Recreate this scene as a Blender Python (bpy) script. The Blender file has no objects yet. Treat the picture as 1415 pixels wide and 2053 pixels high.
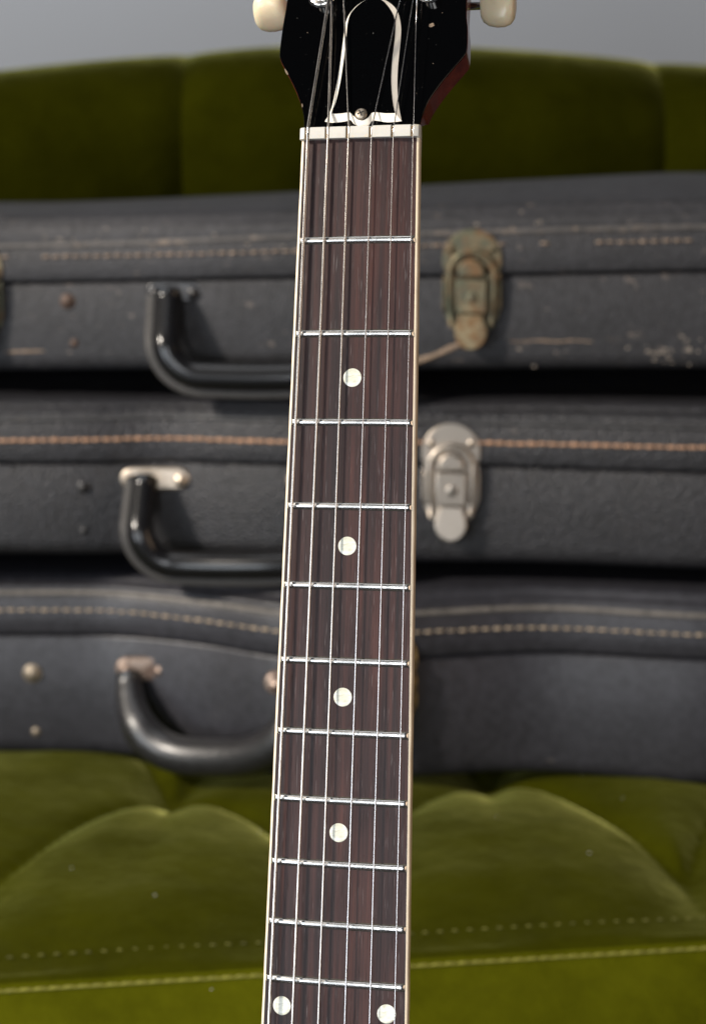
import bpy, math, random
import numpy as np
from mathutils import Matrix, Vector

random.seed(7)
rng = np.random.default_rng(7)
scene = bpy.context.scene
C = scene.collection

# ------------------------------------------------------------------ camera
FPX, CXP, CYP = 4000.0, 707.5, 1026.5        # focal length and centre in photo pixels (1415 x 2053)
PITCH = math.radians(10.5)
CAMZ = 0.92
cam_d = bpy.data.cameras.new('camera')
cam = bpy.data.objects.new('camera', cam_d)
C.objects.link(cam)
cam.location = (0, 0, CAMZ)
cam.rotation_euler = (math.radians(90) - PITCH, 0, 0)
cam_d.sensor_fit = 'VERTICAL'
cam_d.sensor_height = 36.0
cam_d.lens = FPX / 2053.0 * 36.0
cam_d.clip_start = 0.05
cam_d.clip_end = 60
cam_d.dof.use_dof = True
cam_d.dof.focus_distance = 0.706
cam_d.dof.aperture_fstop = 12.5
cam_d.dof.aperture_blades = 0
scene.camera = cam

# ------------------------------------------------------------------ world and lamps
world = bpy.data.worlds.new('World')
scene.world = world
world.use_nodes = True
bg = world.node_tree.nodes['Background']
bg.inputs['Color'].default_value = (0.62, 0.70, 0.85, 1)
bg.inputs['Strength'].default_value = 0.035


def area_lamp(name, pos, target, sx, sy, watt, col):
    d = bpy.data.lights.new(name, 'AREA')
    d.shape = 'RECTANGLE'
    d.size, d.size_y = sx, sy
    d.energy = watt
    d.color = col
    o = bpy.data.objects.new(name, d)
    C.objects.link(o)
    o.location = pos
    o.rotation_euler = (Vector(target) - Vector(pos)).to_track_quat('-Z', 'Y').to_euler()
    return o


# soft window daylight from the left front, and a smaller warm key further round to the left
area_lamp('window_light', (-1.80, -0.90, 0.72), (0.0, 0.9, 0.82), 1.3, 1.2, 30, (0.86, 0.93, 1.0))
area_lamp('front_light', (-0.34, -1.1, 0.95), (0.0, 1.4, 0.75), 0.55, 1.2, 15, (0.93, 0.96, 1.0))
area_lamp('overhead_fill', (-0.35, 1.0, 2.75), (0.0, 1.25, 0.5), 1.3, 1.0, 8, (0.97, 0.98, 1.0))  # unseen fill lamp, added above to brighten the seat
area_lamp('room_bounce', (2.0, 0.0, 0.95), (0.0, 0.8, 0.85), 1.1, 1.2, 10, (1.0, 0.72, 0.50))
area_lamp('key_light', (-2.2, -0.2, 2.25), (0.0, 1.1, 0.8), 0.26, 0.32, 130, (1.0, 0.91, 0.80))

vs = scene.view_settings
vs.view_transform = 'Standard'
vs.look = 'None'
vs.exposure = -0.14
vs.gamma = 1.0
vs.use_curve_mapping = False
scene.cycles.use_denoising = True
scene.cycles.max_bounces = 6
scene.cycles.sample_clamp_indirect = 4

# ------------------------------------------------------------------ helpers
CP, SP = math.cos(PITCH), math.sin(PITCH)


def W(px, py, Y):
    """World point at depth Y (metres in front of the camera) seen at photo pixel px, py."""
    xc, yc = (px - CXP) / FPX, (CYP - py) / FPX
    t = Y / (CP + yc * SP)
    return Vector((xc * t, Y, CAMZ + t * (yc * CP - SP)))


def mesh(name, verts, faces, mats, parent=None, smooth=True, loc=None, fmat=None):
    me = bpy.data.meshes.new(name)
    me.from_pydata([tuple(v) for v in verts], [], faces)
    if not isinstance(mats, (list, tuple)):
        mats = [mats]
    for m in mats:
        me.materials.append(m)
    if fmat is not None:
        me.polygons.foreach_set('material_index', fmat)
    if smooth:
        me.polygons.foreach_set('use_smooth', [True] * len(me.polygons))
    me.validate()
    me.update()
    o = bpy.data.objects.new(name, me)
    C.objects.link(o)
    if parent:
        o.parent = parent
    if loc is not None:
        o.location = loc
    return o


def weld_normals(o):
    import bmesh
    bm = bmesh.new()
    bm.from_mesh(o.data)
    bmesh.ops.recalc_face_normals(bm, faces=bm.faces)
    bm.to_mesh(o.data)
    bm.free()
    return o


def sharp(o, deg=35):
    o.data.set_sharp_from_angle(angle=math.radians(deg))
    return o


def bevel(o, w, seg=2):
    m = o.modifiers.new('bevel', 'BEVEL')
    m.width = w
    m.segments = seg
    m.limit_method = 'ANGLE'
    m.angle_limit = math.radians(40)
    return o


def empty(name, loc, label, cat, group=None):
    o = bpy.data.objects.new(name, None)
    C.objects.link(o)
    o.location = loc
    o['label'] = label
    o['category'] = cat
    if group:
        o['group'] = group
    o.empty_display_size = 0.05
    return o


def grid_faces(nu, nv, cu=False, cv=False, off=0):
    F = []
    for i in range(nu if cu else nu - 1):
        for j in range(nv if cv else nv - 1):
            a, b = i, (i + 1) % nu
            c, d = j, (j + 1) % nv
            F.append((off + a * nv + c, off + b * nv + c, off + b * nv + d, off + a * nv + d))
    return F


def loft(profiles, closed=True, caps=True, off=0):
    nu, nv = len(profiles), len(profiles[0])
    V = [p for pr in profiles for p in pr]
    F = grid_faces(nu, nv, False, closed, off)
    if caps and closed:
        F.append(tuple(off + j for j in range(nv))[::-1])
        F.append(tuple(off + (nu - 1) * nv + j for j in range(nv)))
    return V, F


def sweep(path, rad, sides=12, up=(0, -1, 0), off2=None):
    """Tube along path. rad: list of (in-plane, out-of-plane) radii. up: fixed out-of-plane axis."""
    path = [Vector(p) for p in path]
    up = Vector(up)
    prof = []
    n = len(path)
    for i, p in enumerate(path):
        t = (path[min(i + 1, n - 1)] - path[max(i - 1, 0)]).normalized()
        s = t.cross(up).normalized()
        b = s.cross(t).normalized()
        ra, rb = rad[i] if isinstance(rad, list) else rad
        prof.append([p + s * (ra * math.cos(2 * math.pi * k / sides)) + b * (rb * math.sin(2 * math.pi * k / sides)) for k in range(sides)])
    return loft(prof)


def prism(outline, z0, z1, inner=None):
    """Outline (x, y) extruded from z0 to z1; the top may use another outline of equal length."""
    top = inner or outline
    n = len(outline)
    V = [(x, y, z0) for x, y in outline] + [(x, y, z1) for x, y in top]
    F = [(i, (i + 1) % n, n + (i + 1) % n, n + i) for i in range(n)]
    F.append(tuple(range(n))[::-1])
    F.append(tuple(range(n, 2 * n)))
    return V, F


def join(parts):
    V, F = [], []
    for v, f in parts:
        o = len(V)
        V += list(v)
        F += [tuple(o + i for i in q) for q in f]
    return V, F


def xf(vf, M):
    return [M @ Vector(v) for v in vf[0]], vf[1]


def smooth_interp(xs, ys, x, sig):
    """Interpolate linearly and smooth with a gaussian of width sig (same unit as x)."""
    d = np.linspace(x[0] - 0.2, x[-1] + 0.2, 1200)
    y = np.interp(d, xs, ys)
    k = np.exp(-0.5 * ((np.arange(-200, 201) * (d[1] - d[0])) / sig) ** 2)
    k /= k.sum()
    y = np.convolve(np.pad(y, 200, mode='edge'), k, mode='valid')
    return np.interp(x, d, y)


# ------------------------------------------------------------------ materials
class Mat:
    def __init__(self, name, base=(0.5, 0.5, 0.5), rough=0.5, metal=0.0, **kw):
        self.m = bpy.data.materials.new(name)
        self.m.use_nodes = True
        self.nt = self.m.node_tree
        self.b = self.nt.nodes['Principled BSDF']
        self.b.inputs['Base Color'].default_value = (*base, 1)
        self.b.inputs['Roughness'].default_value = rough
        self.b.inputs['Metallic'].default_value = metal
        for k, v in kw.items():
            self.b.inputs[k.replace('_', ' ')].default_value = v

    def n(self, typ, **kw):
        nd = self.nt.nodes.new(typ)
        for k, v in kw.items():
            if k in nd.inputs:
                nd.inputs[k].default_value = v
            else:
                setattr(nd, k, v)
        return nd

    def l(self, a, b):
        self.nt.links.new(a, b)

    def coord(self, scale=(1, 1, 1), rot=(0, 0, 0)):
        tc = self.n('ShaderNodeTexCoord')
        mp = self.n('ShaderNodeMapping')
        mp.inputs['Scale'].default_value = scale
        mp.inputs['Rotation'].default_value = rot
        self.l(tc.outputs['Object'], mp.inputs['Vector'])
        return mp.outputs['Vector']

    def noise(self, scale, detail=3, rough=0.55, vec=None, dist=0.0):
        nd = self.n('ShaderNodeTexNoise')
        nd.inputs['Scale'].default_value = scale
        nd.inputs['Detail'].default_value = detail
        nd.inputs['Roughness'].default_value = rough
        nd.inputs['Distortion'].default_value = dist
        self.l(vec if vec is not None else self.coord(), nd.inputs['Vector'])
        return nd.outputs['Fac']

    def ramp(self, fac, stops):
        r = self.n('ShaderNodeValToRGB')
        e = r.color_ramp.elements
        while len(e) < len(stops):
            e.new(0.5)
        for el, (p, c) in zip(e, stops):
            el.position = p
            el.color = (*c, 1) if len(c) == 3 else c
        self.l(fac, r.inputs['Fac'])
        return r.outputs['Color']

    def mix(self, fac, a, b, mode='MIX'):
        x = self.n('ShaderNodeMix')
        x.data_type = 'RGBA'
        x.blend_type = mode
        for i, v in ((0, fac), (6, a), (7, b)):
            if hasattr(v, 'links') or isinstance(v, bpy.types.NodeSocket):
                self.l(v, x.inputs[i])
            else:
                x.inputs[i].default_value = v if i == 0 else (*v, 1)
        return x.outputs[2]

    def math(self, op, a, b=0.0):
        x = self.n('ShaderNodeMath')
        x.operation = op
        for i, v in ((0, a), (1, b)):
            if isinstance(v, bpy.types.NodeSocket):
                self.l(v, x.inputs[i])
            else:
                x.inputs[i].default_value = v
        return x.outputs[0]

    def color(self, s):
        self.l(s, self.b.inputs['Base Color'])

    def rough(self, fac, lo, hi):
        mr = self.n('ShaderNodeMapRange')
        mr.inputs['To Min'].default_value = lo
        mr.inputs['To Max'].default_value = hi
        self.l(fac, mr.inputs['Value'])
        self.l(mr.outputs[0], self.b.inputs['Roughness'])

    def bump(self, h, strength=0.3, dist=0.001):
        b = self.n('ShaderNodeBump')
        b.inputs['Strength'].default_value = strength
        b.inputs['Distance'].default_value = dist
        self.l(h, b.inputs['Height'])
        self.l(b.outputs['Normal'], self.b.inputs['Normal'])


def make_rosewood():
    m = Mat('rosewood', rough=0.42, Specular_IOR_Level=0.24)
    v1 = m.coord((250, 3.2, 60))
    band = m.noise(1.0, 4, 0.62, v1, 0.3)
    base = m.ramp(band, [(0.28, (0.014, 0.0105, 0.0120)), (0.44, (0.029, 0.0148, 0.0142)), (0.58, (0.046, 0.0205, 0.0178)), (0.76, (0.070, 0.029, 0.0235))])
    fib = m.noise(1.0, 3, 0.6, m.coord((1700, 22, 200)))
    c = m.mix(1.0, base, m.ramp(fib, [(0.3, (0.70, 0.70, 0.72)), (0.7, (1.25, 1.22, 1.2))]), 'MULTIPLY')
    big = m.noise(1.0, 2, 0.5, m.coord((60, 14, 20)))
    c = m.mix(1.0, c, m.ramp(big, [(0.36, (0.62, 0.62, 0.68)), (0.64, (1.2, 1.1, 1.05))]), 'MULTIPLY')
    v3 = m.coord((2600, 70, 200))
    pores = m.noise(1.0, 2, 0.5, v3)
    pm = m.ramp(pores, [(0.63, (0, 0, 0)), (0.70, (1, 1, 1))])
    c = m.mix(m.math('MULTIPLY', pm, 0.6), c, (0.008, 0.006, 0.006))
    v4 = m.coord((3900, 75, 200), (0, 0, 0.012))
    chalk = m.noise(1.0, 2, 0.5, v4)
    cm = m.ramp(chalk, [(0.665, (0, 0, 0)), (0.72, (1, 1, 1))])
    c = m.mix(m.math('MULTIPLY', cm, 0.55), c, (0.20, 0.18, 0.18))
    m.color(c)
    m.rough(band, 0.50, 0.36)
    h = m.math('SUBTRACT', m.math('MULTIPLY', band, 0.4), pm)
    m.bump(h, 0.4, 0.00015)
    return m.m


def make_pearl():
    m = Mat('pearl_inlay', rough=0.22)
    v = m.coord((180, 420, 180), (0, 0, 0.6))
    f = m.noise(1.0, 3, 0.5, v, 1.5)
    m.color(m.ramp(f, [(0.3, (0.48, 0.48, 0.38)), (0.48, (0.68, 0.68, 0.57)), (0.66, (0.80, 0.80, 0.72))]))
    m.b.inputs['Coat Weight'].default_value = 0.4
    return m.m


def make_vinyl(name, base, tan, wear, rough=0.46, grain=0.5):
    """Grained black case covering with scuffs rubbed through to a tan backing."""
    m = Mat(name, base, rough)
    big = m.noise(9, 4, 0.6)
    col = m.ramp(big, [(0.25, tuple(0.72 * x for x in base)), (0.75, tuple(1.28 * x for x in base))])
    sc = m.noise(1.0, 5, 0.68, m.coord((46, 80, 150)))
    spot = m.noise(95, 5, 0.75)
    k = m.math('MULTIPLY', sc, spot)
    lo = 0.40 - 0.075 * wear
    mask = m.ramp(k, [(lo, (0, 0, 0)), (lo + 0.06, (1, 1, 1))])
    mot = m.noise(170, 4, 0.7)
    col = m.mix(1.0, col, m.ramp(mot, [(0.3, (0.62, 0.62, 0.62)), (0.7, (1.5, 1.48, 1.46))]), 'MULTIPLY')
    m.color(m.mix(m.math('MULTIPLY', mask, 0.75 if wear > 0.3 else 0.4), col, tan))
    m.rough(m.math('ADD', m.math('MULTIPLY', big, 0.5), m.math('MULTIPLY', mot, 0.5)), rough + 0.13, rough - 0.13)
    vo = m.n('ShaderNodeTexVoronoi')
    vo.inputs['Scale'].default_value = 420
    m.l(m.coord(), vo.inputs['Vector'])
    fine = m.noise(1500, 2)
    m.bump(m.math('ADD', vo.outputs['Distance'], m.math('MULTIPLY', fine, 0.4)), grain, 0.0008)
    return m.m


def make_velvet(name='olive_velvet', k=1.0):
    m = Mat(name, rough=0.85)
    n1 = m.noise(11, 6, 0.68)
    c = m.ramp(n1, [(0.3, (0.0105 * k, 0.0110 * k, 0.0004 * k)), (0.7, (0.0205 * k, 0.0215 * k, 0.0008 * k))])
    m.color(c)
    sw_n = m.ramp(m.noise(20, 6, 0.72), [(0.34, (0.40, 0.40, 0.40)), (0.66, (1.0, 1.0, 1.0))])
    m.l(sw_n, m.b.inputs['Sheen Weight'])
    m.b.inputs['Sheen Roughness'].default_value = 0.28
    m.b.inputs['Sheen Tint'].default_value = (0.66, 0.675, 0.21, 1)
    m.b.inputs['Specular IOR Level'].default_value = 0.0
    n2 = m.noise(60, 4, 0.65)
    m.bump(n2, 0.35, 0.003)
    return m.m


def make_metal(name, base, rough, rust=None, amount=0.5, green=None):
    m = Mat(name, base, rough, 1.0)
    if rust:
        f = m.noise(120, 5, 0.7)
        c = m.ramp(f, [(0.62 - 0.3 * amount, base), (0.70 - 0.3 * amount, rust)])
        if green:
            g = m.noise(70, 3, 0.6, m.coord((1, 1, 0.7)))
            c = m.mix(m.ramp(g, [(0.36, (0, 0, 0)), (0.62, (0.9, 0.9, 0.9))]), c, green)
        m.color(c)
        inv = m.ramp(f, [(0.62 - 0.3 * amount, (1, 1, 1)), (0.74 - 0.3 * amount, (0.25, 0.25, 0.25))])
        m.l(inv, m.b.inputs['Metallic'])
        m.rough(f, rough * 0.8, 0.75)
    else:
        f = m.noise(160, 4, 0.6)
        m.rough(f, rough * 0.75, rough * 1.4)
    return m.m


def simple(name, base, rough, metal=0.0, var=0.0, scale=150, **kw):
    m = Mat(name, base, rough, metal, **kw)
    f = m.noise(scale, 4, 0.6)
    if var:
        m.color(m.ramp(f, [(0.3, tuple(x * (1 - var) for x in base)), (0.7, tuple(min(1, x * (1 + var)) for x in base))]))
    m.rough(f, max(0.03, rough * 0.8), min(1, rough * 1.25))
    return m.m


def make_mahogany():
    m = Mat('cherry_mahogany', rough=0.22)
    f = m.noise(1.0, 4, 0.6, m.coord((300, 8, 120)))
    m.color(m.ramp(f, [(0.3, (0.060, 0.010, 0.005)), (0.7, (0.16, 0.028, 0.012))]))
    m.b.inputs['Coat Weight'].default_value = 0.3
    return m.m


def make_lacquer():
    m = Mat('black_lacquer', (0.0007, 0.0007, 0.0008), 0.07)
    f = m.noise(1500, 2, 0.5)
    specks = m.ramp(f, [(0.765, (0.0007, 0.0007, 0.0008)), (0.79, (0.16, 0.15, 0.14))])
    m.color(specks)
    s = m.noise(14, 3, 0.6)
    m.rough(s, 0.03, 0.07)
    return m.m


def make_bone():
    m = Mat('bone_nut', (0.86, 0.82, 0.74), 0.32)
    f = m.noise(220, 4, 0.65)
    m.color(m.ramp(f, [(0.28, (0.66, 0.55, 0.38)), (0.42, (0.56, 0.54, 0.49)), (0.8, (0.61, 0.585, 0.535))]))
    m.b.inputs['Subsurface Weight'].default_value = 0.15
    m.b.inputs['Subsurface Radius'].default_value = (0.003, 0.002, 0.001)
    return m.m


ROSE = make_rosewood()
PEARL = make_pearl()
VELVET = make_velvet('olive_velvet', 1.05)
VELVET_LIT_SEAT = make_velvet('olive_velvet_lit_seat', 2.3)      # same velvet, the seat's brighter lit look painted into the base colour
VELVET_LIT_BORDER = make_velvet('olive_velvet_lit_border', 4.2)  # lightest copy of the velvet, light on the front border painted into its colour
MAHOG = make_mahogany()
LACQ = make_lacquer()
BONE = make_bone()
BIND = simple('aged_binding', (0.84, 0.69, 0.50), 0.35, var=0.08, scale=90)
STAIN = simple('slot_stain', (0.40, 0.24, 0.09), 0.6, var=0.3, scale=900)
COVERW = simple('cover_white', (0.82, 0.76, 0.66), 0.35, var=0.06)
NICKEL = make_metal('fret_nickel', (0.74, 0.735, 0.715), 0.25)
STEEL = make_metal('plain_string', (0.68, 0.68, 0.70), 0.17)
WOUND = make_metal('wound_string', (0.68, 0.65, 0.615), 0.20)
CHROME = make_metal('tuner_nickel', (0.70, 0.68, 0.64), 0.18)
SCREW = make_metal('aged_screw', (0.36, 0.31, 0.25), 0.30, (0.10, 0.07, 0.05), 0.25)
BUTTON = simple('cream_button', (0.80, 0.64, 0.44), 0.25, var=0.08, scale=60, Subsurface_Weight=0.2)
GRIME = simple('fret_grime', (0.050, 0.045, 0.032), 0.8, var=0.5, scale=1500)

VINYL_A = make_vinyl('worn_black_vinyl', (0.021, 0.021, 0.0245), (0.17, 0.14, 0.12), 0.72, 0.60, 0.5)
VINYL_B = make_vinyl('grained_black_vinyl', (0.0195, 0.0195, 0.0228), (0.20, 0.16, 0.13), 0.10, 0.42, 1.0)
VINYL_C = make_vinyl('smooth_black_vinyl', (0.0235, 0.0235, 0.0290), (0.20, 0.17, 0.14), 0.25, 0.42, 0.25)
BEAD_A = make_vinyl('worn_bead', (0.075, 0.070, 0.068), (0.30, 0.23, 0.17), 1.5, 0.5, 0.3)
BEAD_B = make_vinyl('black_bead', (0.040, 0.040, 0.042), (0.14, 0.12, 0.10), 0.3, 0.45, 0.3)
BEAD_C = make_vinyl('grey_bead', (0.125, 0.115, 0.105), (0.26, 0.22, 0.18), 0.8, 0.5, 0.3)
THREAD_A = simple('tan_thread_faded', (0.22, 0.165, 0.125), 0.8, var=0.6, scale=300)
THREAD_B = simple('orange_thread', (0.46, 0.27, 0.165), 0.8, var=0.25, scale=300)
THREAD_C = simple('beige_thread', (0.36, 0.285, 0.205), 0.8, var=0.35, scale=120)
THREAD_T = simple('olive_topstitch', (0.115, 0.112, 0.018), 0.85, var=0.5, scale=160)
THREAD_V = simple('olive_thread', (0.22, 0.21, 0.030), 0.8, var=0.25, scale=200)
HANDLE = simple('black_handle', (0.006, 0.006, 0.007), 0.5, var=0.25, scale=40, Coat_Weight=1.0, Coat_Roughness=0.20, Specular_IOR_Level=0.08)
HANDLE_G = make_vinyl('grained_handle', (0.014, 0.014, 0.016), (0.07, 0.07, 0.07), 0.2, 0.36, 0.45)
_hb = HANDLE_G.node_tree.nodes['Principled BSDF']
_hb.inputs['Coat Weight'].default_value = 0.9
_hb.inputs['Coat Roughness'].default_value = 0.32
FLANGE = simple('handle_edge', (0.048, 0.045, 0.043), 0.6, var=0.5, scale=700)
LATCH_A = make_metal('corroded_brass', (0.26, 0.21, 0.13), 0.42, (0.17, 0.088, 0.034), 0.58, (0.095, 0.105, 0.075))
LATCH_B = make_metal('nickel_latch', (0.50, 0.44, 0.375), 0.38)
LATCH_C = make_metal('aged_brass', (0.55, 0.38, 0.18), 0.38, (0.18, 0.12, 0.06), 0.35)
PLATE_B = make_metal('pale_nickel', (0.70, 0.60, 0.49), 0.42)
PLATE_C = make_metal('copper_plate', (0.46, 0.36, 0.30), 0.42, (0.13, 0.085, 0.065), 0.5)
DARK = simple('dark_recess', (0.012, 0.011, 0.010), 0.6)
RUST = simple('rusty_rivet', (0.085, 0.055, 0.042), 0.55, 0.35, var=0.4, scale=250)
BRASS_R = simple('brass_rivet', (0.26, 0.22, 0.17), 0.5, 0.7, var=0.25, scale=200)
BLACK_R = simple('black_rivet', (0.030, 0.030, 0.032), 0.28, 0.2, var=0.2)
WALLM = simple('grey_wall_paint', (0.315, 0.345, 0.395), 0.7, var=0.03, scale=3)

# ------------------------------------------------------------------ wall
wv = [(-2.6, 2.75, 0), (2.6, 2.75, 0), (2.6, 2.75, 2.6), (-2.6, 2.75, 2.6), (-2.6, 2.85, 0), (2.6, 2.85, 0), (2.6, 2.85, 2.6), (-2.6, 2.85, 2.6)]
wall = mesh('wall', wv, [(0, 1, 2, 3), (5, 4, 7, 6), (3, 2, 6, 7), (4, 0, 3, 7), (1, 5, 6, 2), (4, 5, 1, 0)], WALLM, smooth=False)
wall['kind'] = 'structure'

# ------------------------------------------------------------------ sofa
SEATZ = CAMZ - 0.452
sofa = empty('sofa', (0, 1.5, 0), 'olive green velvet sofa with a tufted seat carrying the stacked cases', 'sofa')
SO = Vector((0, 1.5, 0))


def front_edge(x):
    return 1.064 + 0.150 * x


def seat_height(x, y):
    P, S = 0.226, 0.205
    x0, y0 = -0.128, 1.352
    yy = y - 0.17 * (x - x0) * 0.9            # rows run slightly askew, as the sofa curves
    uu = ((x - x0) / P) % 1.0
    uu = 2 * min(uu, 1 - uu)
    yy += 0.95 * S * (uu * uu - uu)      # pleats bow into arches around the front puffs
    yf = y0 - S
    yc = max(yy, yf)
    a = (x - x0) / P + (yc - y0) / (2 * S)
    b = (x - x0) / P - (yc - y0) / (2 * S)
    sa, sb = abs(math.sin(math.pi * a)), abs(math.sin(math.pi * b))
    # nearest button
    ra, rb = a - round(a), b - round(b)
    dx, dy = (ra + rb) / 2 * P, (ra - rb) * S
    if yy < yf:
        q = (x - x0) / P - 0.5
        dx, dy = (q - round(q)) * P, 0.0
    r2 = dx * dx + dy * dy
    pleat = (sa * sb) ** 0.34
    return 0.014 + 0.68 * (0.022 * pleat + 0.012 + 0.010 * (1 - math.exp(-r2 / (0.035 ** 2))))


def build_seat():
    xs = np.linspace(-0.72, 0.72, 361)
    n_top = 170
    V = []
    nv = 0
    for x in xs:
        col = []
        yfr = front_edge(x)
        r = 0.014
        # front face up
        for z in np.linspace(-0.24, -0.020, 24):
            q = (z + 0.020) / -0.220
            bul = 0.050 * math.sin(math.pi * min(1.0, q * 1.1 + 0.02) ** 0.62)
            col.append((x, yfr - bul, SEATZ + z))
        for k in range(1, 7):
            t = k / 6 * math.pi / 2
            col.append((x, yfr + r - r * math.cos(t), SEATZ - 0.020 + r * math.sin(t)))
        for y in np.linspace(yfr + r + 0.003, 1.86, n_top):
            e = min(1.0, (y - yfr - r) / 0.10)
            e = e * e * (3 - 2 * e)
            h = seat_height(x, y)
            z = -0.006 + (h - 0.044 + 0.006) * e + 0.006 * e
            z += 0.0012 * math.sin(37 * x + 11 * y) * math.sin(29 * y - 13 * x)
            col.append((x, y, SEATZ + z))
        nv = len(col)
        V += [(a - SO.x, b - SO.y, c) for a, b, c in col]
    F = grid_faces(len(xs), nv)
    split = 24 + 3                     # below the seam: the front border
    lo = [f[::-1] for n_, f in enumerate(F) if n_ % (nv - 1) < split]
    hi = [f[::-1] for n_, f in enumerate(F) if n_ % (nv - 1) >= split]
    fb_ = mesh('front_border', V, lo, VELVET_LIT_BORDER, sofa)
    st_ = mesh('seat_cushion', V, hi, VELVET_LIT_SEAT, sofa)
    import bmesh
    for o_ in (fb_, st_):
        bm = bmesh.new()
        bm.from_mesh(o_.data)
        bmesh.ops.delete(bm, geom=[v for v in bm.verts if not v.link_faces], context='VERTS')
        bm.to_mesh(o_.data)
        bm.free()
    return st_


seat = build_seat()



# thread seam along the front edge, single stitches joined into one strand, and the row of needle marks behind it
parts = []
x = -0.6
while x < 0.6:
    y = front_edge(x)
    ang = math.atan(0.15)
    M = Matrix.Translation((x - SO.x, y + 0.0030 - SO.y, SEATZ - 0.0108)) @ Matrix.Rotation(ang, 4, 'Z')
    parts.append(xf(sweep([(-0.0044, 0, 0), (-0.0025, 0, 0.0006), (0.0025, 0, 0.0006), (0.0044, 0, 0)], [(0.0003, 0.0003), (0.0010, 0.0010), (0.0010, 0.0010), (0.0003, 0.0003)], 6, (0, 0, 1)), M))
    x += 0.0079
o = mesh('seam_stitching', *join(parts), THREAD_V, sofa)
o['kind'] = 'stuff'
parts = []
x = -0.6
while x < 0.6:
    y = front_edge(x) + 0.036
    e = min(1.0, (y - front_edge(x) - 0.02) / 0.10)
    e = e * e * (3 - 2 * e)
    z = SEATZ - 0.006 + (seat_height(x, y) - 0.044 + 0.006) * e + 0.006 * e + 0.0009
    M = Matrix.Translation((x - SO.x, y - SO.y, z))
    parts.append(xf(sweep([(-0.0016, 0, 0), (-0.0009, 0, 0.0006), (0.0009, 0, 0.0006), (0.0016, 0, 0)], [(0.0003, 0.0003), (0.0008, 0.0006), (0.0008, 0.0006), (0.0003, 0.0003)], 6, (0, 0, 1)), M))
    x += 0.0088
o = mesh('topstitching', *join(parts), THREAD_T, sofa)
o['kind'] = 'stuff'

# specks of lint caught on the pile
LINT = simple('lint', (0.75, 0.75, 0.72), 0.7, var=0.1)
parts = []
for px, py in ((1165, 1582), (1246, 1630), (995, 1672), (1180, 1745), (520, 1690), (545, 1775), (145, 1778), (312, 1836), (308, 1887), (425, 1994)):
    xc, yc = (px - CXP) / FPX, (CYP - py) / FPX
    t = (CAMZ - SEATZ + 0.008) / (SP - yc * CP)
    x, y = xc * t, (CP + yc * SP) * t
    e = min(1.0, max(0.0, (y - front_edge(x) - 0.02) / 0.10))
    e = e * e * (3 - 2 * e)
    z = SEATZ - 0.006 + (seat_height(x, y) - 0.044 + 0.006) * e + 0.006 * e + 0.0008
    a = rng.uniform(0, 6.28)
    M = Matrix.Translation((x - SO.x, y - SO.y, z)) @ Matrix.Rotation(a, 4, 'Z')
    w = rng.uniform(0.35, 0.7)
    parts.append(xf(sweep([(-0.0007 * w, 0, 0), (-0.0003, 0.0001, 0.0003), (0.0003, -0.0001, 0.0003), (0.0008 * w, 0, 0)], [(0.0001, 0.0001), (0.0004 * w, 0.0004), (0.0004 * w, 0.0004), (0.0001, 0.0001)], 6, (0, 0, 1)), M))
o = mesh('lint', *join(parts), LINT, sofa)
o['kind'] = 'stuff'

# tufting buttons deep in the pleats
for i in range(-2, 4):
    for x, y in ((-0.128 + 0.226 * i, 1.352), (-0.128 + 0.226 * (i + 0.5), 1.352 - 0.205)):
        if abs(x) < 0.55:
            yy = y + 0.153 * (x + 0.128)
            z = SEATZ + seat_height(x, yy) - 0.044
            prof = [[(r * math.cos(t), r * math.sin(t), h) for t in np.linspace(0, 2 * math.pi, 16, endpoint=False)] for r, h in ((0.008, -0.006), (0.010, 0), (0.009, 0.003), (0.005, 0.0048), (0.001, 0.0052))]
            mesh('button', *loft(prof), VELVET, sofa, loc=(x - SO.x, yy - SO.y, z))


def back_top(x):
    t = [(0, 150), (250, 122), (590, 97), (760, 97), (940, 104), (1200, 119), (1415, 137)]
    px = CXP + x / 1.86 * FPX * 0.985
    xs = [q[0] for q in t]
    ys = [q[1] for q in t]
    if px < 0:
        py = 150 - px * 0.11
    elif px > 1415:
        py = 137 + (px - 1415) * 0.08
    else:
        py = np.interp(px, xs, ys)
    return W(px, py, 1.90).z


def build_back_panel(x0, x1):
    nu = 40
    V = []
    nv = 0
    sx = np.linspace(-0.3, 1.3, 9)
    for i in range(nu + 1):
        u = i / nu
        x = x0 + (x1 - x0) * u
        zt = np.mean([back_top(x + d) for d in (-0.08, -0.04, 0, 0.04, 0.08)]) + 0.0085 - 0.010 * (x - 0.02) ** 2
        w = abs(2 * u - 1)
        edge = max(0.0, 1 - w ** 5) ** 0.5
        bul = 0.022 * (1 - w ** 2.2) + 0.010 * edge
        r = 0.088
        drop = 0.003 * (1 - edge)
        Y0 = 1.905 - 0.03 * (x - 0.06) ** 2
        col = []
        for z in np.linspace(SEATZ - 0.12, zt - r - drop, 16):
            lean = -0.40 * (zt - r - z) ** 1.15
            full = 0.004 * math.sin(math.pi * (z - SEATZ + 0.12) / (zt - r - SEATZ + 0.12))
            col.append((x, Y0 - bul - full - lean, z))
        yb = col[-1][1]
        for k in range(1, 13):
            t = k / 12 * math.pi
            col.append((x, yb + r * 1.2 * (1 - math.cos(t)), zt - r - drop + r * math.sin(t)))
        col.append((x, yb + r * 2.4, SEATZ - 0.12))
        nv = len(col)
        V += [(a - SO.x, b - SO.y, c) for a, b, c in col]
    F = grid_faces(nu + 1, nv)
    return mesh('back_panel', V, [f[::-1] for f in F], VELVET, sofa)


xs_seam = [-1.06, -0.610, -0.161, 0.293, 0.745, 1.16]
for a, b in zip(xs_seam[:-1], xs_seam[1:]):
    build_back_panel(a, b)
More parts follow.
